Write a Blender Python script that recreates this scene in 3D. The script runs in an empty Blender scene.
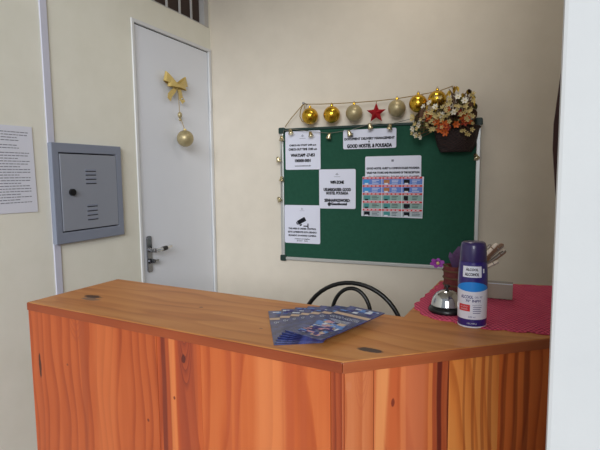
import bpy, bmesh, math, random
from mathutils import Vector, Matrix
random.seed(7)
S = bpy.context.scene
COL = S.collection
PI = math.pi
V = Vector

# ------------------------------------------------------------------ helpers
def srgb(r, g, b):
    def f(c):
        c /= 255.0
        return c / 12.92 if c <= 0.04045 else ((c + 0.055) / 1.055) ** 2.4
    return (f(r), f(g), f(b), 1.0)

class NT:
    """tiny node-tree helper"""
    def __init__(self, name):
        self.m = bpy.data.materials.new(name); self.m.use_nodes = True
        self.t = self.m.node_tree; self.t.nodes.clear()
        self.out = self.t.nodes.new('ShaderNodeOutputMaterial')
        self.b = self.t.nodes.new('ShaderNodeBsdfPrincipled')
        self.t.links.new(self.b.outputs[0], self.out.inputs[0])
    def n(self, typ, **kw):
        nd = self.t.nodes.new(typ)
        for k, v in kw.items(): setattr(nd, k, v)
        return nd
    def set(self, sock, v):
        if isinstance(v, bpy.types.NodeSocket): self.t.links.new(v, sock)
        else: sock.default_value = v
    def math(self, op, a, b=None, c=None, clamp=False):
        nd = self.n('ShaderNodeMath', operation=op, use_clamp=clamp)
        for i, v in enumerate((a, b, c)):
            if v is not None: self.set(nd.inputs[i], v)
        return nd.outputs[0]
    def vmul(self, v, s):
        nd = self.n('ShaderNodeVectorMath', operation='MULTIPLY'); self.set(nd.inputs[0], v); nd.inputs[1].default_value = s
        return nd.outputs[0]
    def vadd(self, v, s):
        nd = self.n('ShaderNodeVectorMath', operation='ADD'); self.set(nd.inputs[0], v); self.set(nd.inputs[1], s)
        return nd.outputs[0]
    def obj(self): return self.n('ShaderNodeTexCoord').outputs['Object']
    def sep(self, v):
        nd = self.n('ShaderNodeSeparateXYZ'); self.set(nd.inputs[0], v); return nd.outputs
    def noise(self, v, scale, detail=3, rough=.5):
        nd = self.n('ShaderNodeTexNoise'); self.set(nd.inputs['Vector'], v)
        nd.inputs['Scale'].default_value = scale; nd.inputs['Detail'].default_value = detail; nd.inputs['Roughness'].default_value = rough
        return nd.outputs[0]
    def mix(self, fac, a, b):
        nd = self.n('ShaderNodeMix', data_type='RGBA')
        self.set(nd.inputs[0], fac); self.set(nd.inputs[6], a); self.set(nd.inputs[7], b)
        return nd.outputs[2]
    def ramp(self, fac, stops):
        nd = self.n('ShaderNodeValToRGB'); self.set(nd.inputs[0], fac)
        e = nd.color_ramp.elements
        while len(e) < len(stops): e.new(.5)
        for i, (p, c) in enumerate(stops): e[i].position = p; e[i].color = c
        return nd.outputs[0]
    def bump(self, h, strength=.2, dist=.002):
        nd = self.n('ShaderNodeBump'); self.set(nd.inputs['Height'], h)
        nd.inputs['Strength'].default_value = strength; nd.inputs['Distance'].default_value = dist
        self.t.links.new(nd.outputs[0], self.b.inputs['Normal'])
    def fin(self, col, rough=.5, metal=0., coat=0., trans=0., spec=.5):
        b = self.b
        self.set(b.inputs['Base Color'], col); self.set(b.inputs['Roughness'], rough)
        b.inputs['Metallic'].default_value = metal; b.inputs['Coat Weight'].default_value = coat
        b.inputs['Transmission Weight'].default_value = trans; b.inputs['Specular IOR Level'].default_value = spec
        return self.m

def simple(name, c, rough=.5, metal=0., var=.06, scale=30., coat=0., bump=0., trans=0., spec=.5):
    """plain paint / plastic / metal with a faint procedural mottling"""
    q = NT(name); c = srgb(*c); o = q.obj()
    n = q.noise(o, scale, 3)
    d = tuple(x * (1 - var) for x in c[:3]) + (1,)
    col = q.mix(n, d, c)
    if bump: q.bump(q.noise(o, scale * 6, 2), bump, .001)
    return q.fin(col, rough, metal, coat, trans, spec)

def plaster(name, c, c2, stain=.5):
    q = NT(name); o = q.obj()
    a = q.noise(o, 1.3, 4, .6); b = q.noise(o, 9, 5, .6)
    f = q.math('ADD', q.math('MULTIPLY', a, .6), q.math('MULTIPLY', b, .4))
    col = q.ramp(f, [(.35, srgb(*c2)), (.62, srgb(*c))])
    q.bump(q.noise(o, 45, 5, .65), .12, .003)
    return q.fin(col, .75, spec=.25)

def wood(name, light, mid, dark, axis='z', stripes=(), spots=(), ring=26., rough=.34, fine=1., coat=.08, seed=0., lines=.56, tone=(.93, .83, .72), spec=.35, arches=()):
    """pine / cedar board: long grain along `axis`, ring lines, heart streaks (pos, half width, colour, strength), knots"""
    q = NT(name); o = q.vadd(q.obj(), (0, 0, 0))
    light, mid, dark = [(c[0] * tone[0], c[1] * tone[1], c[2] * tone[2]) for c in (light, mid, dark)]
    across, along = ('x', 'z') if axis == 'z' else ('y', 'x')
    s = q.sep(o); X = s['XYZ'.index(across.upper())]; Z = s['XYZ'.index(along.upper())]
    so = q.vadd(o, (seed * 3.1, seed * 1.7, seed * 2.3))
    lo = (4., 4., .9) if axis == 'z' else (.9, 4., 4.)
    wn = q.math('SUBTRACT', q.noise(q.vmul(so, lo), 1.6, 2), .5)
    Xw = q.math('ADD', X, q.math('MULTIPLY', wn, .055))
    hi = (70., 70., 1.6) if axis == 'z' else (1.6, 70., 70.)
    n1 = q.noise(q.vmul(so, hi), fine, 4, .6)
    # growth-ring lines: sawtooth of warped across coordinate, rising slowly and dropping sharply
    w2 = q.math('SUBTRACT', q.noise(q.vmul(so, tuple(a * 2.2 for a in lo)), 1.1, 1), .5)
    ph = q.math('FRACT', q.math('ADD', q.math('MULTIPLY', Xw, ring), q.math('MULTIPLY', w2, 3.2)))
    saw = q.math('MULTIPLY', q.math('POWER', ph, 2.6), q.math('SUBTRACT', 1., q.math('POWER', ph, 14.)))
    mid_n = q.noise(q.vmul(so, tuple(a * 3 for a in lo)), 1.3, 2)
    f = q.math('ADD', q.math('MULTIPLY', saw, lines), q.math('ADD', q.math('MULTIPLY', n1, .35), q.math('MULTIPLY', mid_n, .45)))
    col = q.ramp(f, [(.22, srgb(*light)), (.55, srgb(*mid)), (1., srgb(*dark))])
    for (p, w, c, a) in stripes:
        d = q.math('DIVIDE', q.math('ABSOLUTE', q.math('SUBTRACT', Xw, p)), w)
        k = q.math('MULTIPLY', q.math('SMOOTH_MIN', q.math('MULTIPLY', q.math('SUBTRACT', 1., d), 2.2, clamp=True), 1., .1), a, clamp=True)
        col = q.mix(k, col, srgb(*c))
    for (cx, z0, w_, h_, c, a) in arches:                              # nested U figures of flat-sawn grain
        xx = q.math('DIVIDE', q.math('SUBTRACT', Xw, cx), w_); zz = q.math('DIVIDE', q.math('SUBTRACT', Z, z0), h_)
        t_ = q.math('SUBTRACT', zz, q.math('MULTIPLY', xx, xx))
        inside = q.math('MULTIPLY', q.math('MULTIPLY', q.math('ADD', t_, .15), 5., clamp=True), q.math('MULTIPLY', q.math('SUBTRACT', 1.5, q.math('ABSOLUTE', xx)), 4., clamp=True))
        ln = q.math('POWER', q.math('FRACT', q.math('MULTIPLY', q.math('ADD', t_, 4.), 1.6)), 1.8)
        col = q.mix(q.math('MULTIPLY', q.math('MULTIPLY', ln, inside), a, clamp=True), col, srgb(*c))
    en = q.math('MULTIPLY', q.math('SUBTRACT', q.noise(so, 55, 2), .5), .9)
    for (px, pz, rx, rz, c, a) in spots:
        dx = q.math('DIVIDE', q.math('SUBTRACT', X, px), rx); dz = q.math('DIVIDE', q.math('SUBTRACT', Z, pz), rz)
        d = q.math('ADD', q.math('SQRT', q.math('ADD', q.math('MULTIPLY', dx, dx), q.math('MULTIPLY', dz, dz))), en)
        k = q.math('MULTIPLY', q.math('MULTIPLY', q.math('SUBTRACT', 1.15, d), 3.5, clamp=True), a, clamp=True)
        col = q.mix(k, col, srgb(*c))
    q.bump(n1, .08, .001)
    return q.fin(col, rough, coat=coat, spec=spec)

def link(name, bm, mats, parent=None, smooth=False, mx=None, bevel=0., seg=2, angle=40):
    me = bpy.data.meshes.new(name)
    bmesh.ops.recalc_face_normals(bm, faces=bm.faces)
    if smooth:
        for f in bm.faces: f.smooth = True
        for e in bm.edges:
            if len(e.link_faces) == 2 and e.calc_face_angle(0) > math.radians(angle): e.smooth = False
    bm.to_mesh(me); bm.free()
    if not isinstance(mats, (list, tuple)): mats = [mats]
    for m in mats: me.materials.append(m)
    o = bpy.data.objects.new(name, me); COL.objects.link(o)
    if mx is not None: o.matrix_basis = mx
    if parent: o.parent = parent
    if bevel:
        b = o.modifiers.new('bevel', 'BEVEL'); b.width = bevel; b.segments = seg; b.limit_method = 'ANGLE'; b.angle_limit = math.radians(35)
    return o

def tag(o, label=None, cat=None, group=None, kind=None):
    for k, v in (('label', label), ('category', cat), ('group', group), ('kind', kind)):
        if v: o[k] = v
    return o

def thing(name, loc, label, cat, group=None, rz=0., mx=None):
    o = bpy.data.objects.new(name, None); COL.objects.link(o); o.empty_display_size = .05
    if mx is not None: o.matrix_basis = mx
    else: o.location = loc; o.rotation_euler = (0, 0, rz)
    return tag(o, label, cat, group)

def dup(root, label=None, loc=None, rot=None, scale=None):
    r = root.copy(); COL.objects.link(r)
    if label: r['label'] = label
    if loc is not None: r.location = loc
    if rot is not None: r.rotation_euler = rot
    if scale is not None: r.scale = scale
    for ch in list(root.children):
        c = ch.copy(); COL.objects.link(c); c.parent = r
        for g in list(ch.children):
            d = g.copy(); COL.objects.link(d); d.parent = c
    return r

def box(bm, x0, x1, y0, y1, z0, z1, mi=0):
    vs = [bm.verts.new((x, y, z)) for x in (x0, x1) for y in (y0, y1) for z in (z0, z1)]
    for q in ((0, 1, 3, 2), (4, 6, 7, 5), (0, 4, 5, 1), (2, 3, 7, 6), (0, 2, 6, 4), (1, 5, 7, 3)):
        bm.faces.new([vs[i] for i in q]).material_index = mi

def prism(bm, pts, z0, z1, mi=0, fn=None):
    """vertical extrusion of a 2D outline"""
    fn = fn or (lambda x, y, z: (x, y, z))
    a = [bm.verts.new(fn(x, y, z0)) for x, y in pts]; b = [bm.verts.new(fn(x, y, z1)) for x, y in pts]
    n = len(pts)
    bm.faces.new(a[::-1]).material_index = mi; bm.faces.new(b).material_index = mi
    for i in range(n): bm.faces.new((a[i], a[(i + 1) % n], b[(i + 1) % n], b[i])).material_index = mi

def lathe(bm, prof, seg=32, mi=0, cx=0., cy=0., z=0., sx=1., sy=1.):
    rings = []
    for r, h in prof:
        if r < 1e-6: rings.append([bm.verts.new((cx, cy, z + h))])
        else: rings.append([bm.verts.new((cx + sx * r * math.cos(2 * PI * i / seg), cy + sy * r * math.sin(2 * PI * i / seg), z + h)) for i in range(seg)])
    for a, b in zip(rings, rings[1:]):
        for i in range(seg):
            j = (i + 1) % seg
            if len(a) == 1 and len(b) == 1: continue
            if len(a) == 1: f = bm.faces.new((a[0], b[j], b[i]))
            elif len(b) == 1: f = bm.faces.new((a[i], a[j], b[0]))
            else: f = bm.faces.new((a[i], a[j], b[j], b[i]))
            f.material_index = mi

def tube(bm, pts, r, n=8, mi=0):
    pts = [V(p) for p in pts]; rings = []; up = None
    for i, p in enumerate(pts):
        t = (pts[min(i + 1, len(pts) - 1)] - pts[max(i - 1, 0)]).normalized()
        if up is None:
            up = V((0, 0, 1)) if abs(t.z) < .9 else V((1, 0, 0))
        u = t.cross(up)
        if u.length < 1e-4: u = t.cross(V((0, 1, .3)))
        u.normalize(); w = u.cross(t).normalized(); up = w
        rr = r[i] if isinstance(r, (list, tuple)) else r
        rings.append([bm.verts.new(p + rr * (math.cos(2 * PI * k / n) * u + math.sin(2 * PI * k / n) * w)) for k in range(n)])
    for a, b in zip(rings, rings[1:]):
        for k in range(n): bm.faces.new((a[k], a[(k + 1) % n], b[(k + 1) % n], b[k])).material_index = mi
    bm.faces.new(rings[0][::-1]).material_index = mi; bm.faces.new(rings[-1]).material_index = mi

def ribbon(bm, pts, wd, w, t, mi=0):
    pts = [V(p) for p in pts]; rr = []
    for i, p in enumerate(pts):
        tg = (pts[min(i + 1, len(pts) - 1)] - pts[max(i - 1, 0)]).normalized()
        wv = V(wd[i] if isinstance(wd, list) else wd).normalized(); nn = tg.cross(wv).normalized()
        ww = w[i] if isinstance(w, list) else w
        rr.append([bm.verts.new(p + a * wv * ww / 2 + b * nn * t / 2) for a, b in ((-1, -1), (1, -1), (1, 1), (-1, 1))])
    for a, b in zip(rr, rr[1:]):
        for k in range(4): bm.faces.new((a[k], a[(k + 1) % 4], b[(k + 1) % 4], b[k])).material_index = mi
    bm.faces.new(rr[0][::-1]).material_index = mi; bm.faces.new(rr[-1]).material_index = mi

def ball(bm, c, r, seg=24, mi=0, sc=(1, 1, 1)):
    n = seg // 2
    lathe(bm, [(r * math.sin(PI * i / n) if 0 < i < n else 0., -r * math.cos(PI * i / n) * sc[2]) for i in range(n + 1)], seg, mi, c[0], c[1], c[2], sc[0], sc[1])

def rrect(x0, x1, y0, y1, r, n=4):
    out = []
    for cx, cy, a in ((x1 - r, y1 - r, 0), (x0 + r, y1 - r, 90), (x0 + r, y0 + r, 180), (x1 - r, y0 + r, 270)):
        for i in range(n + 1):
            t = math.radians(a + 90 * i / n); out.append((cx + r * math.cos(t), cy + r * math.sin(t)))
    return out

_tc = {}
def text2d(body):
    """2D lettering mesh (verts, faces) from Blender's built-in font, height about 1"""
    if body in _tc: return _tc[body]
    cu = bpy.data.curves.new('t', 'FONT'); cu.body = body; cu.resolution_u = 2; cu.align_x = 'CENTER'
    o = bpy.data.objects.new('t', cu); COL.objects.link(o)
    dg = bpy.context.evaluated_depsgraph_get(); dg.update()
    me = bpy.data.meshes.new_from_object(o.evaluated_get(dg))
    vs = [(v.co.x, v.co.y) for v in me.vertices]; fs = [tuple(p.vertices) for p in me.polygons]
    bpy.data.objects.remove(o); bpy.data.curves.remove(cu); bpy.data.meshes.remove(me)
    _tc[body] = (vs, fs); return _tc[body]

def letter(bm, body, cx, cy, width, height, fn, mi=0, bold=0.):
    """fit text into width x height centred on (cx, cy); fn maps the 2D point onto the surface"""
    vs, fs = text2d(body)
    xs = [v[0] for v in vs]; ys = [v[1] for v in vs]
    sx = width / (max(xs) - min(xs)); sy = height / (max(ys) - min(ys))
    mx_, my_ = (max(xs) + min(xs)) / 2, (max(ys) + min(ys)) / 2
    for dx, dy in (((0, 0),) if not bold else ((-bold, 0), (bold, 0), (0, bold), (0, -bold))):
        nv = [bm.verts.new(fn(cx + dx + (x - mx_) * sx, cy + dy + (y - my_) * sy)) for x, y in vs]
        for f in fs:
            try: bm.faces.new([nv[i] for i in f]).material_index = mi
            except ValueError: pass

def quad(bm, x0, x1, y0, y1, fn, mi=0):
    bm.faces.new([bm.verts.new(fn(x, y)) for x, y in ((x0, y0), (x1, y0), (x1, y1), (x0, y1))]).material_index = mi

# ------------------------------------------------------------------ materials
M = dict(
    wall_left=plaster('cream_wall_paint', (238, 236, 224), (230, 228, 214)),
    wall_back=plaster('warm_white_wall_paint', (222, 213, 198), (213, 204, 189)),
    wall_end=plaster('white_gloss_wall_paint', (205, 206, 206), (199, 200, 201)),
    ceiling=plaster('ceiling_paint', (215, 210, 200), (205, 200, 190)),
    floor=simple('pale_floor_tile', (214, 212, 208), .35, var=.12, scale=5),
    door=simple('white_door_paint', (230, 234, 243), .4, var=.03, scale=6),
    frame=simple('white_frame_paint', (222, 224, 226), .45, var=.03, scale=8),
    gap=simple('dark_gap', (28, 24, 24), .9),
    strip=simple('pale_conduit_plastic', (205, 206, 222), .45, var=.03),
    bars=simple('grey_white_bar_paint', (190, 188, 186), .5),
    ventdark=simple('vent_shade_backing', (74, 58, 52), .8, var=.4, scale=14),
    panel=simple('grey_blue_enamel', (134, 141, 158), .42, var=.05, scale=9),
    panel_l=simple('grey_blue_enamel_door', (146, 151, 163), .42, var=.05, scale=9),
    black=simple('black_plastic', (14, 14, 16), .35),
    chairblack=simple('black_chair_paint', (18, 19, 20), .32),
    paper=simple('white_paper', (226, 228, 240), .55, var=.02),
    lam=simple('laminated_white_paper', (224, 226, 242), .3, var=.02, coat=.2),
    ink=simple('black_ink', (22, 24, 34), .7, var=.3, scale=200, spec=.2),
    greyink=simple('grey_ink', (120, 122, 136), .6),
    felt=simple('green_felt', (44, 88, 71), .95, var=.25, scale=60, bump=.3, spec=.1),
    alu=simple('brushed_aluminium', (200, 202, 200), .4, .6, var=.08),
    cap=simple('dark_green_plastic', (14, 48, 42), .5),
    gold=simple('polished_gold', (232, 184, 60), .2, .9, var=.35, scale=80, bump=.35),
    champagne=simple('champagne_gold', (190, 174, 132), .4, .45, var=.35, scale=160, bump=.2),
    goldrib=simple('gold_glitter_ribbon', (236, 208, 128), .35, .3, var=.45, scale=260),
    string=simple('gold_cord', (150, 122, 62), .5, .3),
    cordgrey=simple('grey_silver_cord', (120, 116, 104), .5, .3),
    bellm=simple('pale_brass_bell', (206, 194, 158), .25, .9),
    red=simple('red_glitter', (176, 20, 34), .35, .3, var=.35, scale=200),
    chrome=simple('chrome', (205, 207, 210), .12, 1., var=.04),
    dullchrome=simple('worn_chrome', (150, 152, 158), .25, 1., var=.2),
    wicker=None, crochet=None,
    purple=simple('purple_plastic', (44, 30, 116), .3, var=.06, coat=.4),
    purplecap=simple('dark_purple_plastic', (48, 34, 92), .34, var=.06, coat=.3),
    blue=simple('bright_blue_print', (30, 136, 226), .4),
    label=simple('white_label_film', (222, 222, 234), .35, var=.02),
    redprint=simple('red_print', (206, 40, 46), .45),
    purpleink=simple('purple_ink', (52, 44, 120), .5),
    lcream=simple('cream_petal', (222, 200, 136), .6, var=.45),
    lwhite=simple('white_petal', (232, 226, 208), .6, var=.1),
    lorange=simple('orange_petal', (216, 104, 36), .6, var=.35),
    lred=simple('rust_red_petal', (160, 50, 26), .6, var=.3),
    lyellow=simple('yellow_petal', (222, 186, 70), .6, var=.2),
    leaf=simple('dusty_green_leaf', (108, 104, 52), .6, var=.3),
    leafbrown=simple('dried_brown_leaf', (104, 72, 48), .7, var=.3),
    navy=None,
    sand=simple('sand_band_print', (206, 176, 150), .4),
    white=simple('white_print', (214, 220, 232), .4),
    skyblue=simple('sky_blue_print', (96, 140, 206), .4),
    pink=simple('pale_pink_print', (206, 150, 160), .4),
    darkbrown=simple('dark_brown_leather', (66, 32, 26), .5, var=.2),
    cardplastic=simple('smoky_plastic', (158, 146, 130), .3, var=.06, coat=.5),
    pot=simple('red_brown_weave', (128, 58, 56), .8, var=.7, scale=120),
    violet=simple('violet_fabric', (150, 60, 160), .7, var=.25, scale=60),
    plum=simple('plum_fabric', (92, 62, 104), .7, var=.25, scale=60),
    penw=simple('ivory_pen_plastic', (238, 222, 204), .3),
    pens=simple('silver_pen_metal', (160, 150, 140), .3, .6),
    penb=simple('brown_pen_wood', (140, 108, 84), .45),
)
def _navy():
    q = NT('navy_brochure_print'); o = q.obj()
    c = q.ramp(q.noise(o, 42, 3, .6), [(.42, srgb(28, 34, 84)), (.64, srgb(58, 70, 134)), (.8, srgb(110, 128, 182))])
    return q.fin(c, .28, coat=.3)
M['navy'] = _navy()
def _wicker():
    q = NT('dark_wicker'); o = q.obj(); s = q.sep(o)
    w = q.math('SINE', q.math('MULTIPLY', s[2], 420.)); a = q.math('SINE', q.math('MULTIPLY', q.math('ADD', s[0], s[1]), 300.))
    f = q.math('ADD', q.math('MULTIPLY', q.math('MULTIPLY', w, a), .5), .5)
    c = q.mix(f, srgb(22, 11, 11), srgb(50, 26, 24)); q.bump(f, .6, .004)
    return q.fin(c, .7)
M['wicker'] = _wicker()
def _crochet():
    q = NT('red_crochet'); o = q.obj(); s = q.sep(o)
    a = q.math('SINE', q.math('MULTIPLY', s[0], 560.)); b = q.math('SINE', q.math('MULTIPLY', s[1], 330.))
    f = q.math('ADD', q.math('MULTIPLY', q.math('MULTIPLY', a, b), .5), .5)
    c = q.mix(q.math('MULTIPLY', q.math('SUBTRACT', f, .25), 2., clamp=True), srgb(168, 44, 76), srgb(226, 88, 122)); c = q.mix(q.math('MULTIPLY', q.noise(o, 25, 3), .4), c, srgb(236, 120, 146))
    q.bump(f, .8, .004)
    return q.fin(c, .9, spec=.15)
M['crochet'] = _crochet()

# ------------------------------------------------------------------ the room
def struct(name, bm, m, parent=None, **k):
    o = link(name, bm, m, parent, **k)
    if not parent: o['kind'] = 'structure'
    return o
XR, YF, ZC = 2.35, -2.68, 2.72            # right wall, front edge of the ceiling, ceiling height
VY0, VY1, VZ0, VZ1 = -.86, -.02, 2.238, 2.56   # barred opening over the door
DY0, DY1, DZ = -.652, -.028, 2.10            # door opening
bm = bmesh.new()
W = -.12
box(bm, W, 0, -3.6, VY0, 0, ZC); box(bm, W, 0, VY0, VY1, DZ + .012, VZ0); box(bm, W, 0, VY0, VY1, VZ1, ZC)
box(bm, W, 0, VY1, 0, 0, ZC); box(bm, W, 0, VY0, DY0 - .012, 0, DZ + .012)
box(bm, W, W + .02, DY0 - .012, VY1, 0, DZ + .012)
struct('wall_left', bm, M['wall_left'])
bm = bmesh.new(); box(bm, W, XR + .12, 0, .12, 0, ZC); struct('wall_back', bm, M['wall_back'])
bm = bmesh.new(); box(bm, XR, XR + .12, -1.95, 0, 0, ZC); struct('wall_right', bm, M['wall_back'])
bm = bmesh.new(); box(bm, W, 2.9, -3.6, .12, -.1, 0); struct('floor', bm, M['floor'])
bm = bmesh.new(); box(bm, W, XR + .12, YF, .12, ZC, ZC + .1); struct('ceiling', bm, M['ceiling'])
# end of the white partition the camera looks past
bm = bmesh.new(); prism(bm, [(1.692, -1.86), (1.6712, -1.940), (1.6706, -1.946), (1.6716, -1.9498), (1.675, -1.951), (2.9, -1.951), (2.9, -1.86)], 0, ZC)
struct('wall_front', bm, M['wall_end'])
# flat pale joint strip on the left wall
bm = bmesh.new(); box(bm, .0, .006, -1.163, -1.131, 0, ZC); struct('trim_1', bm, M['strip'], bevel=.002)
# baseboards
bm = bmesh.new(); box(bm, .0, XR, -.012, 0, 0, .08); struct('baseboard_back', bm, M['frame'])
# barred opening over the door
bm = bmesh.new(); box(bm, -.036, -.03, VY0, VY1, VZ0, VZ1)  # dark-coloured sheet stands in for the unlit space behind the bars
w1 = struct('window_1', bm, M['ventdark'])
bm = bmesh.new(); fw = .016
box(bm, -.03, .002, VY0, VY1, VZ0, VZ0 + .004); box(bm, -.03, .004, VY0, VY1, VZ1 - .01, VZ1)
box(bm, -.03, .004, VY0, VY0 + fw, VZ0, VZ1); box(bm, -.03, .004, VY1 - .042, VY1, VZ0, VZ1)
link('window_frame', bm, M['bars'], w1)
for y in (-.81, -.70, -.595, -.485, -.38, -.27, -.165):
    bm = bmesh.new(); box(bm, -.018, -.008, y - .0038, y + .0038, VZ0, VZ1); link('bar', bm, M['bars'], w1)
# door
bm = bmesh.new(); box(bm, -.05, -.004, DY0 + .004, DY1 - .004, .01, DZ - .004)
dr = struct('door_1', bm, M['door'], bevel=.002)
bm = bmesh.new(); f = .017
box(bm, -.06, .006, DY0 - f, DY0, 0, DZ + f); box(bm, -.06, .006, DY1, -.004, 0, DZ + f); box(bm, -.06, .006, DY0, DY1, DZ, DZ + f)
link('door_frame', bm, M['frame'], dr, bevel=.002)
bm = bmesh.new(); box(bm, -.052, -.006, DY0, DY1, DZ - .004, DZ); link('door_gap', bm, M['gap'], dr)
bm = bmesh.new(); prism(bm, rrect(-.623, -.587, .917, 1.098, .012), -.004, .004, fn=lambda x, y, z: (z, x, y))
hp = link('handle_plate', bm, M['dullchrome'], dr, bevel=.002)
bm = bmesh.new(); tube(bm, [(.002, -.605, 1.028), (.045, -.605, 1.028)], .011, 12)
tube(bm, [(.045, -.612, 1.028), (.047, -.58, 1.029), (.045, -.53, 1.031), (.04, -.485, 1.033)], [.0105, .010, .0095, .0085], 10)
link('door_handle', bm, M['chrome'], dr, smooth=True)
bm = bmesh.new(); tube(bm, [(.046, -.565, 1.0293), (.0455, -.53, 1.031)], .0115, 10); link('handle_dark_reflection', bm, M['black'], dr, smooth=True)  # black sleeve paints the dark reflection on the chrome lever
bm = bmesh.new(); tube(bm, [(.002, -.605, .972), (.014, -.605, .972)], .012, 12); box(bm, .012, .034, -.609, -.601, .964, .984)
box(bm, .022, .034, -.606, -.575, .97, .98); link('door_key', bm, M['dullchrome'], dr)
for z in (1.80, 1.05, .3):
    bm = bmesh.new(); tube(bm, [(.004, DY1 + .002, z - .04), (.004, DY1 + .002, z + .04)], .007, 10); link('hinge', bm, M['frame'], dr, smooth=True)

# ------------------------------------------------------------------ breaker panel on the left wall
t = thing('breaker_panel', (0, -.9785, 1.126), 'grey blue metal breaker panel mounted on the cream wall beside the white door', 'electrical panel')
y0, y1, z0, z1 = -.1845, .1845, .002, .396; a, b, c, d = -.152, .152, .046, .359; D = .022
def ring_prism(bm, o, i, t0, t1, fn):
    """rectangular ring between the outlines o and i (x0, x1, y0, y1)"""
    cs = lambda q: ((q[0], q[2]), (q[1], q[2]), (q[1], q[3]), (q[0], q[3]))
    g = [[[bm.verts.new(fn(x, y, t)) for x, y in cs(q)] for t in (t0, t1)] for q in (o, i)]
    for k in range(4):
        j = (k + 1) % 4
        for p0, p1 in ((g[0][0], g[0][1]), (g[0][1], g[1][1]), (g[1][1], g[1][0]), (g[1][0], g[0][0])): bm.faces.new((p0[k], p0[j], p1[j], p1[k]))
bm = bmesh.new(); ring_prism(bm, (y0, y1, z0, z1), (a, b, c, d), 0, D, lambda x, y, z: (z, x, y))
link('panel_frame', bm, M['panel'], t, bevel=.003)
bm = bmesh.new(); box(bm, .0, .008, a, b, c, d); link('panel_recess', bm, M['gap'], t)
bm = bmesh.new(); box(bm, .008, D + .001, a + .003, b - .003, c + .005, d - .005); pd = link('panel_door', bm, M['panel_l'], t, bevel=.0015)
for zz in (.291, .2755, .258, .2405, .146, .128, .110, .0915):
    bm = bmesh.new(); box(bm, D, D + .003, -.026, .030, zz - .0035, zz + .0035); link('louver', bm, M['panel'], pd, bevel=.001)
    bm = bmesh.new(); box(bm, D, D + .0016, -.026, .030, zz - .0068, zz - .0035); link('louver_slot', bm, M['gap'], pd)
bm = bmesh.new(); tube(bm, [(D, -.1015, .203), (D + .012, -.1015, .203)], .0135, 20); link('lock', bm, M['black'], pd, smooth=True)

# ------------------------------------------------------------------ flat paper notices
def left_fn(x0): return lambda x, y: (x0, x, y)
def back_fn(y0): return lambda x, z: (x, y0, z)
rng = random.Random(3)
def dashes(bm, x0, x1, z, h, fn, wmin=.006, wmax=.02):
    x = x0
    while x < x1 - wmin:
        w = min(rng.uniform(wmin, wmax), x1 - x); quad(bm, x, x + w, z - h / 2, z + h / 2, fn); x += w + h * .9
t = thing('wall_notice', (0.001, -1.335, 1.262), 'white printed notice sheet full of small text taped at left of the breaker panel', 'notice')
bm = bmesh.new(); prism(bm, [(-.115, .004), (.113, 0), (.108, .311), (-.115, .309)], .0005, .0025, fn=lambda x, y, z: (z, x, y)); link('sheet', bm, M['paper'], t)
bm = bmesh.new(); z = .288
while z > .03:
    dashes(bm, -.105, .09 if rng.random() < .75 else .05, z, .0028, left_fn(.0028)); z -= .0098 if rng.random() < .85 else .017
link('lettering', bm, M['greyink'], t)

# ------------------------------------------------------------------ green notice board
BX0, BX1, BZ0, BZ1 = .4454, 1.4966, .911, 1.643
t = thing('notice_board', (BX0, 0, BZ0), 'green felt notice board in an aluminium frame hung on the back wall', 'notice board')
bw, bh = BX1 - BX0, BZ1 - BZ0
bm = bmesh.new(); box(bm, .01, bw - .01, -.012, -.001, .01, bh - .01); link('felt_panel', bm, M['felt'], t)
for nm, q in (('frame_rail', (0, bw, 0, .018)), ('frame_rail', (0, bw, bh - .013, bh)), ('frame_stile', (0, .02, .018, bh - .018)), ('frame_stile', (bw - .02, bw, .018, bh - .018))):
    bm = bmesh.new(); box(bm, q[0], q[1], -.022, -.001, q[2], q[3]); link(nm, bm, M['alu' if q[2] < .1 else 'cap'], t, bevel=.003)
for x, z in ((.011, .011), (bw - .011, .011), (.011, bh - .011), (bw - .011, bh - .011)):
    bm = bmesh.new(); prism(bm, rrect(x - .017, x + .017, z - .017, z + .017, .007), -.025, .0, fn=lambda a, b, c: (a, c if c < 0 else -.001, b)); link('corner_cap', bm, M['cap'], t, bevel=.002)

def notice(pts, label, lines, y=-.0145, name='notice', mat='lam', r=.008, extra=None):
    (xa, za), (xb, zb) = pts; cx, cz = (xa + xb) / 2, (za + zb) / 2; w, h = xb - xa, zb - za
    t = thing(name, (cx, y, za), label, 'notice')
    bm = bmesh.new(); prism(bm, rrect(-w / 2, w / 2, 0, h, r), 0, .0016, fn=lambda a, b, c: (a, c, b)); link('sheet', bm, M[mat], t)
    bm = bmesh.new(); fn = back_fn(-.0006)
    for (s, px, pz, lw, lh) in lines: letter(bm, s, px * w, pz * h, lw * w, lh * h, fn, bold=lh * h * .085)
    link('lettering', bm, M['ink'], t)
    for nm, ex in (extra or ()):
        bm = bmesh.new(); ex(bm, w, h, fn); link(nm, bm, M['greyink' if nm == 'emblem' else 'ink'], t)
    return t
def logo(bm, w, h, fn, pz=.87, s=.018):
    # small pale emblem at the head of a notice
    for k in range(5):
        quad(bm, -s * .5 + k * s * .22, -s * .5 + k * s * .22 + s * .12, pz * h - s * .3 + abs(k - 2) * s * .1, pz * h + s * .5 - abs(k - 2) * s * .22, fn)
    quad(bm, -s, s, pz * h - s * .75, pz * h - s * .65, fn)
notice(((.476, 1.417), (.683, 1.626)), 'white notice with check in hours at the top left of the green board', [
    ('CHECK-IN START 2:00 p.m', 0, .63, .76, .055), ('CHECK-OUT TIME 12:00 a.m', 0, .53, .8, .055),
    ('WHATSAPP -27-853', 0, .375, .68, .075), ('100000-0001', 0, .235, .44, .075), ('www.hostel.com.br', 0, .10, .46, .032)], extra=[('emblem', logo)])
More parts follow.
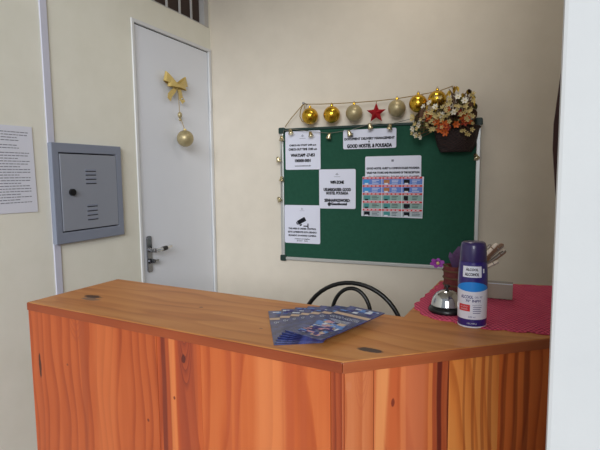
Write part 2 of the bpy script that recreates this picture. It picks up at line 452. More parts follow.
notice(((.811, 1.5205), (1.0925, 1.6205)), 'wide white notice headed GOOD HOSTEL at the top centre of the green board', [
    ('DOCUMENT DELIVERY MANAGEMENT', 0, .52, .94, .12), ('&', 0, .36, .03, .08), ('GOOD HOSTEL & POUSADA', 0, .15, .84, .18)],
    extra=[('emblem', lambda bm, w, h, fn: quad(bm, -.115, -.085, h * .62, h * .84, fn))])
notice(((.675, 1.2055), (.880, 1.4165)), 'white notice with wifi details right of centre touching the check in notice corner', [
    ('WIFI-ZONE', 0, .67, .37, .075), ('USUARIO/USER: GOOD', 0, .485, .74, .075), ('HOSTEL POUSADA', 0, .395, .6, .07),
    ('SENHA/PASSWORD:', 0, .21, .7, .075), ('@Guesthostel', 0, .115, .52, .085)], y=-.0165, extra=[('emblem', logo)])
def camera_icon(bm, w, h, fn):
    T = lambda x, y: fn(.0 + x * math.cos(.5) - y * math.sin(.5), .128 + x * math.sin(.5) + y * math.cos(.5))
    quad(bm, -.03, .022, -.012, .012, T); quad(bm, -.038, -.032, -.008, .008, T); quad(bm, -.026, -.012, -.022, -.014, T)
    quad(bm, .0, .028, -.034, -.028, fn and (lambda x, y: fn(x + .008, y + .128))); quad(bm, .028, .034, -.042, -.016, lambda x, y: fn(x + .004, y + .128))
notice(((.466, 1.008), (.678, 1.2215)), 'white notice with a security camera picture at the lower left of the board', [
    ('THIS AREA IS UNDER CONTROL', 0, .385, .78, .042), ('ESTE AMBIENTE ESTA SENDO', 0, .295, .8, .042), ('FILMADO 24 HORAS CAMERA', 0, .205, .78, .042),
    ('Imagens protegidas', 0, .115, .42, .028), ('por lei', 0, .065, .3, .028)], extra=[('emblem', lambda bm, w, h, fn: logo(bm, w, h, fn, .9, .014)), ('camera_picture', camera_icon)])
notice(((.931, 1.30), (1.2185, 1.4795)), 'white header sheet sticking up behind the colourful picture sheet on the board', [
    ('GOOD HOSTEL GUEST & COMMON RULES POUSADA', 0, .655, .94, .055), ('VALID FOR TOURS AND PROGRAMS OF THE RECEPTION', 0, .53, .94, .055), ('ASK AT RECEPTION  TOURS OF ALL CLASSES', 0, .41, .92, .055)],
    extra=[('emblem', lambda bm, w, h, fn: quad(bm, -.006, .006, h * .84, h * .90, fn))])
t = thing('picture_sheet', (1.0725, -.0175, 1.1665), 'colourful sheet of small blue and green pictures with red strips on the green board', 'picture sheet')
bm = bmesh.new(); prism(bm, [(-.1605, .003), (.1555, -.003), (.1605, .2065), (-.1545, .2095)], 0, .0015, fn=lambda a, b, c: (a, c, b)); link('sheet', bm, M['paper'], t)
bm = bmesh.new(); fn = back_fn(-.0007)
pm = [M['redprint'], simple('blue_picture', (92, 128, 204), .4), simple('grey_green_picture', (138, 172, 166), .4), simple('pale_picture', (176, 188, 196), .4), M['ink'], simple('orange_picture', (176, 112, 60), .4), simple('cyan_picture', (44, 150, 214), .4), simple('teal_picture', (60, 140, 140), .4), M['paper']]
for r_ in range(5):
    zt = .2065 - r_ * .0412
    for c_ in range(3):
        xa = -.154 + c_ * .1035; xb = xa + .1005
        quad(bm, xa, xb, zt - .010, zt, fn, 0)
        quad(bm, xa, xb, zt - .039, zt - .0105, fn, (1, 1, 2, 2, 3)[r_])
        f2 = back_fn(-.0010); w_ = rng.uniform(.022, .034)
        quad(bm, xa + .008, xa + .008 + w_, zt - .034, zt - .014, f2, ([6, 5, 4], [6, 5, 4], [7, 7, 4], [7, 7, 4], [4, 7, 4])[r_][c_])
        quad(bm, xa + .012, xa + .03, zt - .038, zt - .031, back_fn(-.0013), (8, 8, 4, 4, 8)[r_])
        for k in range(3): quad(bm, xa + .05, xa + .05 + rng.uniform(.02, .042), zt - .018 - k * .0075, zt - .0155 - k * .0075, f2, 8 if r_ < 2 else 4)
        for k in range(4): quad(bm, xa + .01 + k * .021, xa + .024 + k * .021, zt - .0068, zt - .0035, f2, 8)
link('picture_grid', bm, pm, t)

# ------------------------------------------------------------------ garland over the board
t = thing('garland_cord', (.603, -.0, 1.766), 'thin gold cord with little bells draped along the top of the green board', 'garland')
O = V((.603, 0, 1.766))
def rel(p): return V(p) - O
bm = bmesh.new()
top = [(.484, -.032, 1.652), (.52, -.04, 1.69), (.60, -.05, 1.764), (.70, -.055, 1.757), (.80, -.055, 1.7545), (.90, -.055, 1.753), (1.0, -.055, 1.754), (1.10, -.055, 1.758), (1.2, -.06, 1.766), (1.31, -.07, 1.779), (1.37, -.08, 1.795)]
tube(bm, [rel(p) for p in top], .0022, 6)
tube(bm, [rel(p) for p in ((.60, -.05, 1.764), (.585, -.052, 1.735), (.582, -.055, 1.70), (.595, -.055, 1.672), (.625, -.056, 1.664))], .0025, 6)
tube(bm, [rel(p) for p in ((.603, -.05, 1.764), (.612, -.052, 1.73), (.618, -.054, 1.70))], .002, 6)
link('cord', bm, M['string'], t, smooth=True)
bm = bmesh.new()
bl = [(.452, -.03, 1.262), (.456, -.03, 1.36), (.456, -.03, 1.47), (.466, -.032, 1.58), (.476, -.034, 1.63), (.53, -.036, 1.636), (.60, -.036, 1.625), (.645, -.036, 1.618), (.745, -.036, 1.606), (.86, -.036, 1.618), (.965, -.036, 1.646), (1.068, -.036, 1.638), (1.18, -.04, 1.66), (1.3, -.06, 1.66), (1.45, -.05, 1.63), (1.478, -.032, 1.58), (1.478, -.03, 1.48)]
tube(bm, [rel(p) for p in bl], .0016, 5); link('bell_cord', bm, M['cordgrey'], t, smooth=True)
bm = bmesh.new(); tube(bm, [rel((.603, 0, 1.768)), rel((.603, -.055, 1.768))], .004, 8); ball(bm, rel((.603, -.056, 1.768)), .0065, 10); link('hook', bm, M['dullchrome'], t, smooth=True)
bm = bmesh.new(); lathe(bm, [(0, .0165), (.004, .016), (.008, .012), (.010, .004), (.0125, -.006), (.015, -.010), (.0145, -.0125), (0, -.0115)], 14); ball(bm, (0, 0, -.0135), .004, 8)
b0 = link('bell', bm, M['bellm'], t, smooth=True)
for i, p in enumerate([(.524, -.05, 1.621), (.641, -.05, 1.603), (.745, -.05, 1.590), (.856, -.05, 1.60), (.965, -.05, 1.631), (1.067, -.05, 1.622), (1.478, -.045, 1.466), (.446, -.045, 1.474), (.464, -.045, 1.367), (.448, -.045, 1.253), (.47, -.05, 1.588)]):
    b = b0 if i == 0 else b0.copy()
    if i: COL.objects.link(b); b.parent = t
    b.location = rel(p); b.rotation_euler = (rng.uniform(-.4, .4), rng.uniform(-.5, .5), 0)

def bauble(name, r, mat, loc, label, capm='gold'):
    t = thing(name, loc, label, 'christmas bauble', 'baubles hanging over the notice board')
    bm = bmesh.new(); ball(bm, (0, 0, 0), r, 32); link('ball', bm, M[mat], t, smooth=True)
    bm = bmesh.new(); lathe(bm, [(0, r + .008), (.007, r + .008), (.008, r - .003), (0, r - .003)], 14); link('cap', bm, M[capm], t, smooth=True)
    bm = bmesh.new(); tube(bm, [(.0, 0, r + .007), (.004, 0, r + .012), (0, 0, r + .017), (-.004, 0, r + .012), (0, 0, r + .007)], .0012, 6); link('loop', bm, M['string'], t, smooth=True)
    return t
G = 'polished gold'
bauble('bauble', .044, 'gold', (.640, -.055, 1.698), 'shiny gold bauble at the left end of the garland above the board')
bauble('bauble', .044, 'gold', (.763, -.058, 1.699), 'shiny gold bauble second from left, beside the champagne bauble')
bauble('bauble', .043, 'champagne', (.884, -.058, 1.700), 'matt champagne bauble hanging just left of the red star')
bauble('bauble', .043, 'champagne', (1.103, -.058, 1.711), 'matt champagne bauble hanging just right of the red star')
bauble('bauble', .044, 'gold', (1.208, -.065, 1.726), 'shiny gold bauble at the left of the flower basket')
bauble('bauble', .044, 'gold', (1.298, -.07, 1.738), 'shiny gold bauble nestled highest above the flowers of the basket')
t = thing('star_ornament', (.998, -.055, 1.694), 'red glitter star hanging between two champagne baubles', 'star ornament')
bm = bmesh.new(); o_ = []
for i in range(10):
    a = PI / 2 + i * PI / 5; r = .052 if i % 2 == 0 else .022; o_.append(bm.verts.new((r * math.cos(a), 0, r * math.sin(a))))
fv, bv = bm.verts.new((0, -.014, 0)), bm.verts.new((0, .014, 0))
for i in range(10): bm.faces.new((o_[i], o_[(i + 1) % 10], fv)); bm.faces.new((o_[(i + 1) % 10], o_[i], bv))
link('star', bm, M['red'], t)
bm = bmesh.new(); tube(bm, [(0, 0, .05), (.003, 0, .055), (0, 0, .06)], .0014, 6); link('loop', bm, M['string'], t)

# ------------------------------------------------------------------ basket of artificial flowers at the right corner of the board
t = thing('wall_basket', (1.385, -.026, 1.49), 'dark brown wicker wall basket hanging at the upper right of the green board', 'basket')
bm = bmesh.new(); rows = []
for r, z in ((.0, 0), (.072, .0), (.088, .03), (.098, .07), (.106, .115), (.100, .118), (.09, .06), (.0, .05)):
    rows.append((r, z))
def half(bm, prof, seg=24):
    rings = [[bm.verts.new((-max(r, .002) * math.cos(PI * i / seg), -max(r, .002) * .95 * math.sin(PI * i / seg), z)) for i in range(seg + 1)] for r, z in prof]
    for a, b in zip(rings, rings[1:]):
        for i in range(seg): bm.faces.new((a[i], a[i + 1], b[i + 1], b[i]))
    for a, b in zip(rings, rings[1:]):
        bm.faces.new((a[0], b[0], b[-1], a[-1]))
half(bm, rows); bk = link('basket_body', bm, M['wicker'], t, smooth=True)
bm = bmesh.new(); tube(bm, [(-.106 * math.cos(PI * i / 24), -.101 * math.sin(PI * i / 24), .117) for i in range(25)], .006, 8); link('rim', bm, M['wicker'], t, smooth=True)

t = thing('flower_bouquet', (1.385, -.075, 1.60), 'bunch of cream, white and orange artificial flowers filling the wicker wall basket', 'artificial flowers')
def blossom(r, n, cup, mi=0, cm=1):
    bm = bmesh.new()
    for k in range(n):
        a = 2 * PI * k / n; ca, sa = math.cos(a), math.sin(a); tx, ty = -sa, ca; L = []
        for u, w, h in ((.12, .05, 0), (.5, .30, cup * .35), (.85, .22, cup * .8), (1., .0, cup)):
            for s_ in ((-1, 1) if w else (0,)):
                L.append(bm.verts.new((r * (u * ca + s_ * w * tx), r * (u * sa + s_ * w * ty), r * h)))
        bm.faces.new((L[0], L[1], L[3], L[2])); bm.faces.new((L[2], L[3], L[5], L[4])); bm.faces.new((L[4], L[5], L[6]))
    ball(bm, (0, 0, r * .08), r * .16, 8, 1)
    return bm
rf = random.Random(11)
O = V((1.385, -.075, 1.60)); stems = []
def put(proto, p, r0, name):
    o = proto['o'] if proto['first'] else proto['o'].copy()
    if not proto['first']: COL.objects.link(o); o.parent = t
    proto['first'] = False
    d = (V(p) - O); d.y -= .05; d = d.normalized() + V((rf.uniform(-.35, .35), -.45, rf.uniform(-.3, .3)))
    o.matrix_basis = Matrix.Translation(V(p) - O) @ d.to_track_quat('Z', 'Y').to_matrix().to_4x4() @ Matrix.Scale(r0, 4)
    stems.append(V(p) - O - d.normalized() * .003)
def proto(name, bm, mats): return dict(o=link(name, bm, mats, t), first=True)
pc = proto('cream_blossom', blossom(.0112, 5, .45), [M['lcream'], M['lyellow']])
for i in range(98):
    # spray: heavy towards the lower left, plus tufts on the right
    k = rf.random()
    if k < .55: x, z = rf.uniform(1.185, 1.37), 0; z = 1.595 + (x - 1.19) * .22 + rf.uniform(-.035, .07)
    elif k < .75: x = rf.uniform(1.40, 1.47); z = 1.60 + rf.uniform(-.045, .09)
    else: x = rf.uniform(1.29, 1.47); z = 1.67 + rf.uniform(-.03, .075)
    put(pc, (x, -.13 - rf.uniform(0, .055), z), rf.uniform(.8, 1.15), 'cream_blossom')
pw = proto('white_blossom', blossom(.015, 6, .25), [M['lwhite'], M['lyellow']])
for p in ((1.244, -.13, 1.70), (1.300, -.15, 1.695), (1.195, -.13, 1.60), (1.21, -.13, 1.572), (1.232, -.135, 1.560), (1.36, -.16, 1.69), (1.385, -.16, 1.665), (1.43, -.15, 1.715), (1.33, -.16, 1.655), (1.272, -.14, 1.716), (1.40, -.14, 1.735), (1.225, -.14, 1.615)):
    put(pw, p, rf.uniform(.9, 1.2), 'white_blossom')
po = proto('orange_blossom', blossom(.019, 6, .55), [M['lorange'], M['lred']])
for p in ((1.262, -.14, 1.662), (1.278, -.15, 1.65), (1.425, -.15, 1.632), (1.445, -.14, 1.622), (1.438, -.145, 1.645), (1.345, -.165, 1.61), (1.325, -.16, 1.59), (1.35, -.17, 1.575), (1.31, -.155, 1.625), (1.36, -.165, 1.675), (1.395, -.16, 1.61)):
    put(po, p, rf.uniform(.85, 1.15), 'orange_blossom')
pr = proto('rust_blossom', blossom(.018, 5, .6), [M['lred'], M['lorange']])
for p in ((1.33, -.165, 1.602), (1.432, -.155, 1.618), (1.36, -.17, 1.595), (1.27, -.145, 1.64), (1.41, -.15, 1.66)):
    put(pr, p, rf.uniform(.85, 1.1), 'rust_blossom')
def leafbm(L, w):
    bm = bmesh.new(); rows = [(0, .08), (.3, .8), (.6, 1.), (.85, .55), (1., .03)]; R = []
    for u, k in rows: R.append([bm.verts.new((s_ * w * k, L * u, -L * .25 * u * u + abs(s_) * w * .25)) for s_ in (-1, 0, 1)])
    for a, b in zip(R, R[1:]):
        for i in range(2): bm.faces.new((a[i], a[i + 1], b[i + 1], b[i]))
    bmesh.ops.solidify(bm, geom=bm.faces[:], thickness=.0008)
    return bm
for nm, mt, n in (('leaf', 'leaf', 34), ('dried_leaf', 'leafbrown', 30)):
    pl = proto(nm, leafbm(.05, .012), [M[mt]])
    for i in range(n):
        x = rf.uniform(1.21, 1.48); z = 1.61 + rf.uniform(-.04, .06) + .11 * max(0, (x - 1.25) / .23) * rf.random()
        put(pl, (x, -.10 - rf.uniform(0, .05), z), rf.uniform(.7, 1.2), nm)
py_ = proto('yellow_sprig', leafbm(.06, .008), [M['lyellow']])
for p in ((1.47, -.13, 1.69), (1.44, -.14, 1.74), (1.40, -.14, 1.755), (1.26, -.14, 1.68), (1.30, -.15, 1.665), (1.46, -.12, 1.665), (1.45, -.13, 1.672), (1.36, -.12, 1.74), (1.34, -.12, 1.73), (1.38, -.12, 1.75), (1.42, -.13, 1.72), (1.31, -.13, 1.715)): put(py_, p, 1., 'yellow_sprig')
bm = bmesh.new()
for s_ in stems: tube(bm, [V((s_.x * .12, .01, -.03)), s_ * .6 + V((0, 0, .012)), s_], .0012, 4)
for x, z in ((1.44, 1.755), (1.452, 1.74), (1.375, 1.775), (1.365, 1.765), (1.462, 1.715), (1.425, 1.75)):
    e = V((x, -.10, z)) - O; tube(bm, [V((0, 0, 0)), e * .6 + V((.005, 0, 0)), e], [.002, .0022, .003], 5)
    for k in range(5):
        b_ = e * (.72 + .07 * k); tube(bm, [b_, b_ + V((rf.uniform(-.018, .018), -.006, .014))], [.0025, .0012], 4)
link('stem', bm, M['leafbrown'], t)

# ------------------------------------------------------------------ gold ornament on the door
t = thing('door_ornament', (.0, -.372, 1.850), 'gold ribbon bow with a hanging champagne ball fixed on the white door', 'door ornament')
bm = bmesh.new()
for s_ in (-1, 1):
    for L_, w_, t_, x_ in ((.092, .052, .42, .006), (.070, .040, .12, .012)):
        P = [(x_ + .016 * (1 - math.cos(PI * k / 16)), s_ * L_ * math.sin(PI * k / 16) ** .8, t_ * L_ * math.sin(PI * k / 16) ** .8) for k in range(17)]
        ribbon(bm, P, (.0, -s_ * .35, 1), [.014 + (w_ - .014) * math.sin(PI * k / 16) for k in range(17)], .0015)
    ribbon(bm, [(.022, 0, 0), (.028, s_ * .024, -.022), (.016, s_ * .046, -.05), (.022, s_ * .062, -.074)], (0, .9, s_ * .55), [.014, .028, .034, .03], .0015)
ball(bm, (.026, 0, .002), .013, 12, sc=(.8, 1, 1.1)); link('bow', bm, M['goldrib'], t, smooth=True)
bm = bmesh.new(); tube(bm, [(.022, .012, -.01), (.02, .022, -.08), (.02, .026, -.15)], .0015, 6); tube(bm, [(.02, .026, -.15), (.045, .03, -.218)], .0015, 6)
tube(bm, [(.02, .03, -.01), (.015, .055, -.05)], .0015, 6); link('cord', bm, M['string'], t)
bm = bmesh.new(); ball(bm, (.02, .026, -.142), .012, 12, sc=(1, 1, 1.4)); ball(bm, (.02, .027, -.166), .008, 10); link('bead', bm, M['champagne'], t, smooth=True)
bm = bmesh.new(); ball(bm, (.048, .028, -.265), .0435, 32); link('ball', bm, M['champagne'], t, smooth=True)
bm = bmesh.new(); lathe(bm, [(0, .05), (.007, .05), (.008, .041), (0, .041)], 12, cx=.048, cy=.028, z=-.265); link('cap', bm, M['goldrib'], t, smooth=True)
bm = bmesh.new(); ball(bm, (.016, .056, -.056), .007, 10); link('jewel', bm, M['chrome'], t, smooth=True)

# ------------------------------------------------------------------ dark strap behind the white partition
t = thing('hanging_strap', (1.7000, -1.86, 1.62), 'dark brown strap hanging on the far side of the white partition edge', 'strap')
bm = bmesh.new()
P = [(0, -.004, .02), (-.008, .02, -.04), (-.0115, .06, -.10), (-.0165, .075, -.165), (-.0165, .075, -.20), (-.012, .075, -.25), (-.006, .07, -.31), (0, .06, -.36)]
ribbon(bm, [V(p) + V((0, .0055, 0)) for p in P], (1, 0, 0), .012, .006); link('strap_band', bm, M['darkbrown'], t, smooth=True)
bm = bmesh.new(); tube(bm, [(0, .0, .018), (0, .022, .018)], .006, 10); link('peg', bm, M['dullchrome'], t)

# ------------------------------------------------------------------ reception counter
ZT = 1.04; TH = .022
A, B, Cc, Dd, Ee, Fi, Gg = [V((x, y, 0)) for x, y in ((.383, -1.587), (1.347, -1.699), (1.752, -1.381), (1.80, -.86), (1.425, -.90), (1.395, -1.362), (.398, -1.25))]
ctr = thing('reception_counter', (A.x, A.y, 0), 'varnished wooden reception counter with an angled front and plank panels', 'counter')
O = V((A.x, A.y, 0)); ab = (B - A).normalized(); bc = (Cc - B).normalized()
ang_ab = math.atan2(ab.y, ab.x); ang_bc = math.atan2(bc.y, bc.x)
# wood for the top: brown-tan with three dark knots; local x runs along the front edge
topm = wood('varnished_top_wood', (218, 164, 106), (200, 138, 82), (146, 88, 46), 'x', ring=14., rough=.42, coat=.0, lines=.34, seed=2., tone=(.98, .92, .84), spec=.3,
    spots=[(.128, .112, .014, .032, (58, 38, 30), .9), (.104, .130, .012, .034, (116, 100, 88), .75), (.18, .475, .004, .006, (110, 70, 50), .8), (.083, .992, .0115, .025, (52, 48, 48), .92), (.19, .80, .006, .012, (120, 76, 48), .6), (.10, .72, .003, .005, (110, 70, 48), .7)])
inv = Matrix.Rotation(-ang_ab, 4, 'Z')
Pt = [inv @ (p - O) for p in (A, B, Cc, Dd, Ee, Fi, Gg)]
bm = bmesh.new(); prism(bm, [(p.x, p.y) for p in Pt], ZT - TH, ZT)
link('countertop', bm, topm, ctr, mx=Matrix.Rotation(ang_ab, 4, 'Z'), bevel=.0025)
edgem = wood('edge_band_wood', (170, 92, 54), (146, 72, 42), (112, 50, 30), 'x', ring=6., seed=5., rough=.4, lines=.12)
edgem2 = wood('edge_band_wood_pale', (190, 120, 84), (164, 92, 60), (120, 60, 38), 'x', ring=6., seed=6., rough=.4, lines=.15)
bm = bmesh.new(); L1 = (B - A).length; box(bm, 0, L1, -.004, 0, ZT - TH, ZT - .001)
link('edge_band', bm, edgem, ctr, mx=Matrix.Rotation(ang_ab, 4, 'Z'), bevel=.0015)
bm = bmesh.new(); L2 = (Cc - B).length; box(bm, -.001, L2, -.004, 0, ZT - TH, ZT - .001)
link('edge_band', bm, edgem2, ctr, mx=Matrix.Translation(B - O) @ Matrix.Rotation(ang_bc, 4, 'Z'), bevel=.0015)
ga = (A - Gg).normalized(); bm = bmesh.new(); box(bm, 0, (A - Gg).length, -.004, 0, ZT - TH, ZT - .001)
link('edge_band', bm, edgem, ctr, mx=Matrix.Translation(Gg - O) @ Matrix.Rotation(math.atan2(ga.y, ga.x), 4, 'Z'), bevel=.0015)
# front planks (s from, s to, light, mid, dark, stripes, spots, ring)
R1 = [
 (0, .4885, (206, 116, 66), (188, 96, 50), (150, 66, 34), [(.03, .02, (168, 78, 40), .4), (.215, .012, (150, 68, 38), .5), (.30, .05, (206, 112, 60), .5)],
  [(.0335, .86, .0055, .035, (70, 34, 24), .95), (.155, .885, .004, .003, (110, 60, 40), .8), (.452, .80, .0035, .004, (110, 48, 30), .9)], 30., [(.195, .955, .022, .03, (158, 72, 40), .75)]),
 (.4895, .6225, (212, 118, 66), (190, 92, 48), (138, 56, 32), [(.507, .010, (112, 40, 26), .9), (.522, .010, (150, 66, 36), .5), (.538, .012, (222, 132, 74), .7), (.575, .026, (146, 62, 40), .55), (.600, .010, (158, 72, 42), .5)],
  [(.572, .975, .006, .010, (84, 30, 26), .9), (.540, .875, .003, .004, (110, 46, 28), .9)], 26., [(.576, .90, .014, .05, (118, 44, 32), .8)]),
 (.6225, .9425, (222, 136, 82), (206, 112, 62), (172, 78, 40), [(.70, .010, (178, 82, 44), .6), (.725, .010, (180, 84, 46), .5), (.845, .016, (176, 78, 42), .65), (.876, .008, (180, 84, 46), .5), (.80, .04, (226, 140, 84), .5)], [], 20.),
 (.9435, .9705, (190, 104, 62), (166, 80, 46), (118, 50, 30), [], [], 70.),
]
R2 = [
 (0, .0635, (226, 156, 116), (212, 134, 92), (184, 100, 64), [], [(.012, .99, .006, .010, (206, 128, 90), .4)], 24., [(.034, .93, .013, .04, (186, 98, 62), .6)]),
 (.0645, .2275, (216, 132, 88), (202, 112, 72), (168, 80, 50), [(.08, .012, (228, 150, 92), .8), (.101, .008, (196, 96, 54), .6), (.118, .006, (218, 130, 80), .6), (.145, .03, (204, 116, 80), .5), (.181, .007, (220, 128, 70), .8), (.190, .006, (160, 66, 40), .7), (.202, .008, (96, 34, 28), .95), (.215, .007, (168, 78, 44), .7), (.225, .005, (104, 40, 26), .9)],
  [(.104, .945, .004, .009, (120, 50, 36), .9), (.13, .80, .02, .03, (170, 76, 46), .5)], 22.),
 (.2275, .345, (255, 190, 116), (246, 164, 90), (196, 108, 54), [(.266, .004, (166, 82, 40), .6), (.288, .004, (160, 76, 36), .6), (.31, .005, (166, 76, 36), .6), (.328, .006, (160, 70, 34), .6)], [], 24.),  # yellowish plank, colour brightened further to offset the partition's shade
 (.345, .515, (244, 150, 82), (226, 126, 64), (156, 70, 36), [(.36, .006, (130, 52, 26), .6), (.385, .006, (126, 50, 26), .6), (.41, .008, (120, 46, 26), .6)], [], 34.),  # colour also lightened to make up for light lost behind the partition
]
for base, ang, rows, start in ((A, ang_ab, R1, 0.), (B, ang_bc, R2, 0.)):
    for i, (s0, s1, l, m_, d, st, sp, rg, *ar) in enumerate(rows):
        mt = wood('front_plank_wood_%s' % 'abcdefgh'[i + (4 if base is B else 0)], l, m_, d, 'z', st, sp, rg, seed=i * 1.3 + start, rough=.38, arches=ar[0] if ar else ())
        bm = bmesh.new(); box(bm, s0 if base is B or i else -.006, s1 if base is B or i < 3 else .9715, .003, .018, .0, ZT - TH)
        link('front_plank', bm, mt, ctr, mx=Matrix.Translation(base - O) @ Matrix.Rotation(ang, 4, 'Z'), bevel=.001)
sidem = wood('side_panel_wood', (196, 106, 60), (176, 88, 48), (140, 62, 34), 'z', ring=25., seed=9.)
bm = bmesh.new(); box(bm, .018, (A - Gg).length - .0185, .004, .022, 0, ZT - TH)
link('side_panel', bm, sidem, ctr, mx=Matrix.Translation(Gg - O) @ Matrix.Rotation(math.atan2(ga.y, ga.x), 4, 'Z'))
cd = (Dd - Cc).normalized(); bm = bmesh.new(); box(bm, .02, (Dd - Cc).length, .004, .022, 0, ZT - TH)
link('side_panel', bm, sidem, ctr, mx=Matrix.Translation(Cc - O) @ Matrix.Rotation(math.atan2(cd.y, cd.x), 4, 'Z'))
bm = bmesh.new(); prism(bm, [((inv @ (p - O)).x, (inv @ (p - O)).y) for p in (A + V((.03, .03, 0)), B + V((0, .04, 0)), Cc + V((-.05, .03, 0)), Dd + V((-.04, -.02, 0)), Ee + V((.02, 0.02, 0)), Fi + V((.02, -.02, 0)), Gg + V((.03, -.02, 0)))], .52, .54)
link('inner_shelf', bm, sidem, ctr, mx=Matrix.Rotation(ang_ab, 4, 'Z'))

# ------------------------------------------------------------------ brochures fanned on the counter
piv = V((1.231, -1.640, ZT)); L, Wd = .233, .100
labels = ['navy leaflet leftmost in the fan, lowest of the pile', 'navy leaflet second from left in the fanned pile', 'navy leaflet third from left in the fanned pile', 'navy leaflet in the middle of the fanned pile, left of centre',
          'navy leaflet right of centre in the fanned pile', 'navy leaflet second from right in the fanned pile', 'navy leaflet topmost and rightmost in the fan showing its picture']
angs = [119, 111, 103, 95.5, 88, 79.5, 70.]
for i, a in enumerate(angs):
    t = thing('leaflet', (piv.x + .001 * i, piv.y + .0015 * i, ZT + .0004 + .0026 * i), labels[i] + ' on the wooden counter', 'leaflet', 'leaflets fanned on the counter', rz=math.radians(a))
    # local x runs along the leaflet, y across; slightly bowed sheet
    def sh(x, y, k=0., i=i): return (x, y - Wd * .5, k + .006 * (x / L) ** 2)
    bm = bmesh.new(); n = 10
    up = [[bm.verts.new(sh(L * u / n, v * Wd, .0018)) for v in (0, 1)] for u in range(n + 1)]
    dn = [[bm.verts.new(sh(L * u / n, v * Wd, .0)) for v in (0, 1)] for u in range(n + 1)]
    for q in range(n):
        bm.faces.new((up[q][0], up[q + 1][0], up[q + 1][1], up[q][1])); bm.faces.new((dn[q][0], dn[q][1], dn[q + 1][1], dn[q + 1][0]))
        for v in (0, 1): bm.faces.new((up[q][v], up[q + 1][v], dn[q + 1][v], dn[q][v]))
    for q in (0, n): bm.faces.new((up[q][0], up[q][1], dn[q][1], dn[q][0]))
    link('sheet', bm, M['navy'], t)
    bm = bmesh.new(); fn = lambda x, y: sh(x, y, .0022)
    def band(x0, x1, y0, y1, mi, n=4):
        for q in range(n): quad(bm, x0 + (x1 - x0) * q / n, x0 + (x1 - x0) * (q + 1) / n, y0, y1, fn, mi)
    band(.163, .178, 0, Wd, 0, 2)                                    # sand band across every leaflet
    tf = lambda x, y: sh(.143 - (y - .0) , Wd / 2 - 0 + x * 1., .0023)
    letter(bm, 'GOOD HOSTEL', 0, -.004, Wd * .82, .013, lambda x, y: sh(.148 + y, Wd / 2 - x, .0023), 1)
    
    for k in range(4): band(.125 - .005 * k, .127 - .005 * k, Wd * .2, Wd * (.8 - .08 * k), 1, 1)
    for k in range(60 if i == 6 else 34):                                                # scattered small pictures
        x = .012 + rng.random() * .095; y = Wd * (.08 + rng.random() * .62)
        zz = .0023 + .0001 * (k % 4)
        quad(bm, x, x + rng.uniform(.004, .016), y, y + rng.uniform(.005, .022), lambda a_, b_: sh(a_, b_, zz), (2, 1, 2, 3, 4, 2, 0, 4)[k % 8])
    for k in range(16):
        x = .183 + rng.random() * .035; y = Wd * (.08 + rng.random() * .75)
        quad(bm, x, x + rng.uniform(.004, .012), y, y + rng.uniform(.006, .02), lambda a_, b_: sh(a_, b_, .0025), (2, 1, 4)[k % 3])
    link('printing', bm, [M['sand'], M['white'], M['skyblue'], M['pink'], M['purpleink']], t)

# ------------------------------------------------------------------ red crochet mat with scalloped edge
t = thing('crochet_mat', (1.40, -1.33, ZT), 'dark pink crochet mat with scalloped edge lying on the counter end', 'mat')
O = V((1.40, -1.33, ZT))
cor = [(1.404, -1.262), (1.447, -1.345), (1.57, -1.396), (1.728, -1.389), (1.775, -.885), (1.437, -.925)]
out = []
for i, p in enumerate(cor):
    p, q_ = V(p), V(cor[(i + 1) % len(cor)]); d = q_ - p; n = max(1, round(d.length / .06)); nrm = V((d.y, -d.x)).normalized()
    for k in range(n):
        for j in range(8):
            u = (k + j / 8) / n; out.append(p + d * u + nrm * (.011 * abs(math.sin(PI * j / 8)) ** .7 - .004))
bm = bmesh.new(); cc = V((1.58, -1.14)); rad = [0, .25, .5, .7, .85, .95, 1.]; rings = []
def mz(p, f): return .0036 + .0012 * math.sin(p.x * 60) * math.sin(p.y * 50) * (1 if f < 1 else .3)
for f_ in rad[1:]: rings.append([bm.verts.new(((cc + (p - cc) * f_).x - O.x, (cc + (p - cc) * f_).y - O.y, mz(cc + (p - cc) * f_, f_) * (.75 if f_ == 1. else 1))) for p in out])
low = [bm.verts.new((p.x - O.x, p.y - O.y, .0006)) for p in out]
cv = bm.verts.new((cc.x - O.x, cc.y - O.y, .004)); n = len(out)
for k in range(n): bm.faces.new((cv, rings[0][k], rings[0][(k + 1) % n]))
for a, b in zip(rings + [], rings[1:] + [low]):
    for k in range(n): bm.faces.new((a[k], b[k], b[(k + 1) % n], a[(k + 1) % n]))
bm.faces.new(low[::-1])
link('cloth', bm, M['crochet'], t, smooth=True)
ZM = ZT + .0052

# ------------------------------------------------------------------ service bell
t = thing('service_bell', (1.489, -1.292, ZM), 'chrome desk call bell on a black base at the edge of the pink mat', 'service bell')
bm = bmesh.new(); lathe(bm, [(0, 0), (.044, 0), (.045, .004), (.043, .010), (.037, .0145), (0, .0145)], 40); link('base', bm, M['black'], t, smooth=True)
bm = bmesh.new(); lathe(bm, [(.037, .0145), (.0385, .0165), (.0375, .022)] + [(.0365 * math.cos(a), .022 + .033 * math.sin(a)) for a in [PI / 2 * k / 10 for k in range(1, 11)]] + [(0, .055)], 40); link('dome', bm, M['chrome'], t, smooth=True)
bm = bmesh.new(); lathe(bm, [(0, .054), (.003, .054), (.003, .060), (.007, .061), (.0065, .066), (0, .067)], 16); link('plunger', bm, M['black'], t, smooth=True)

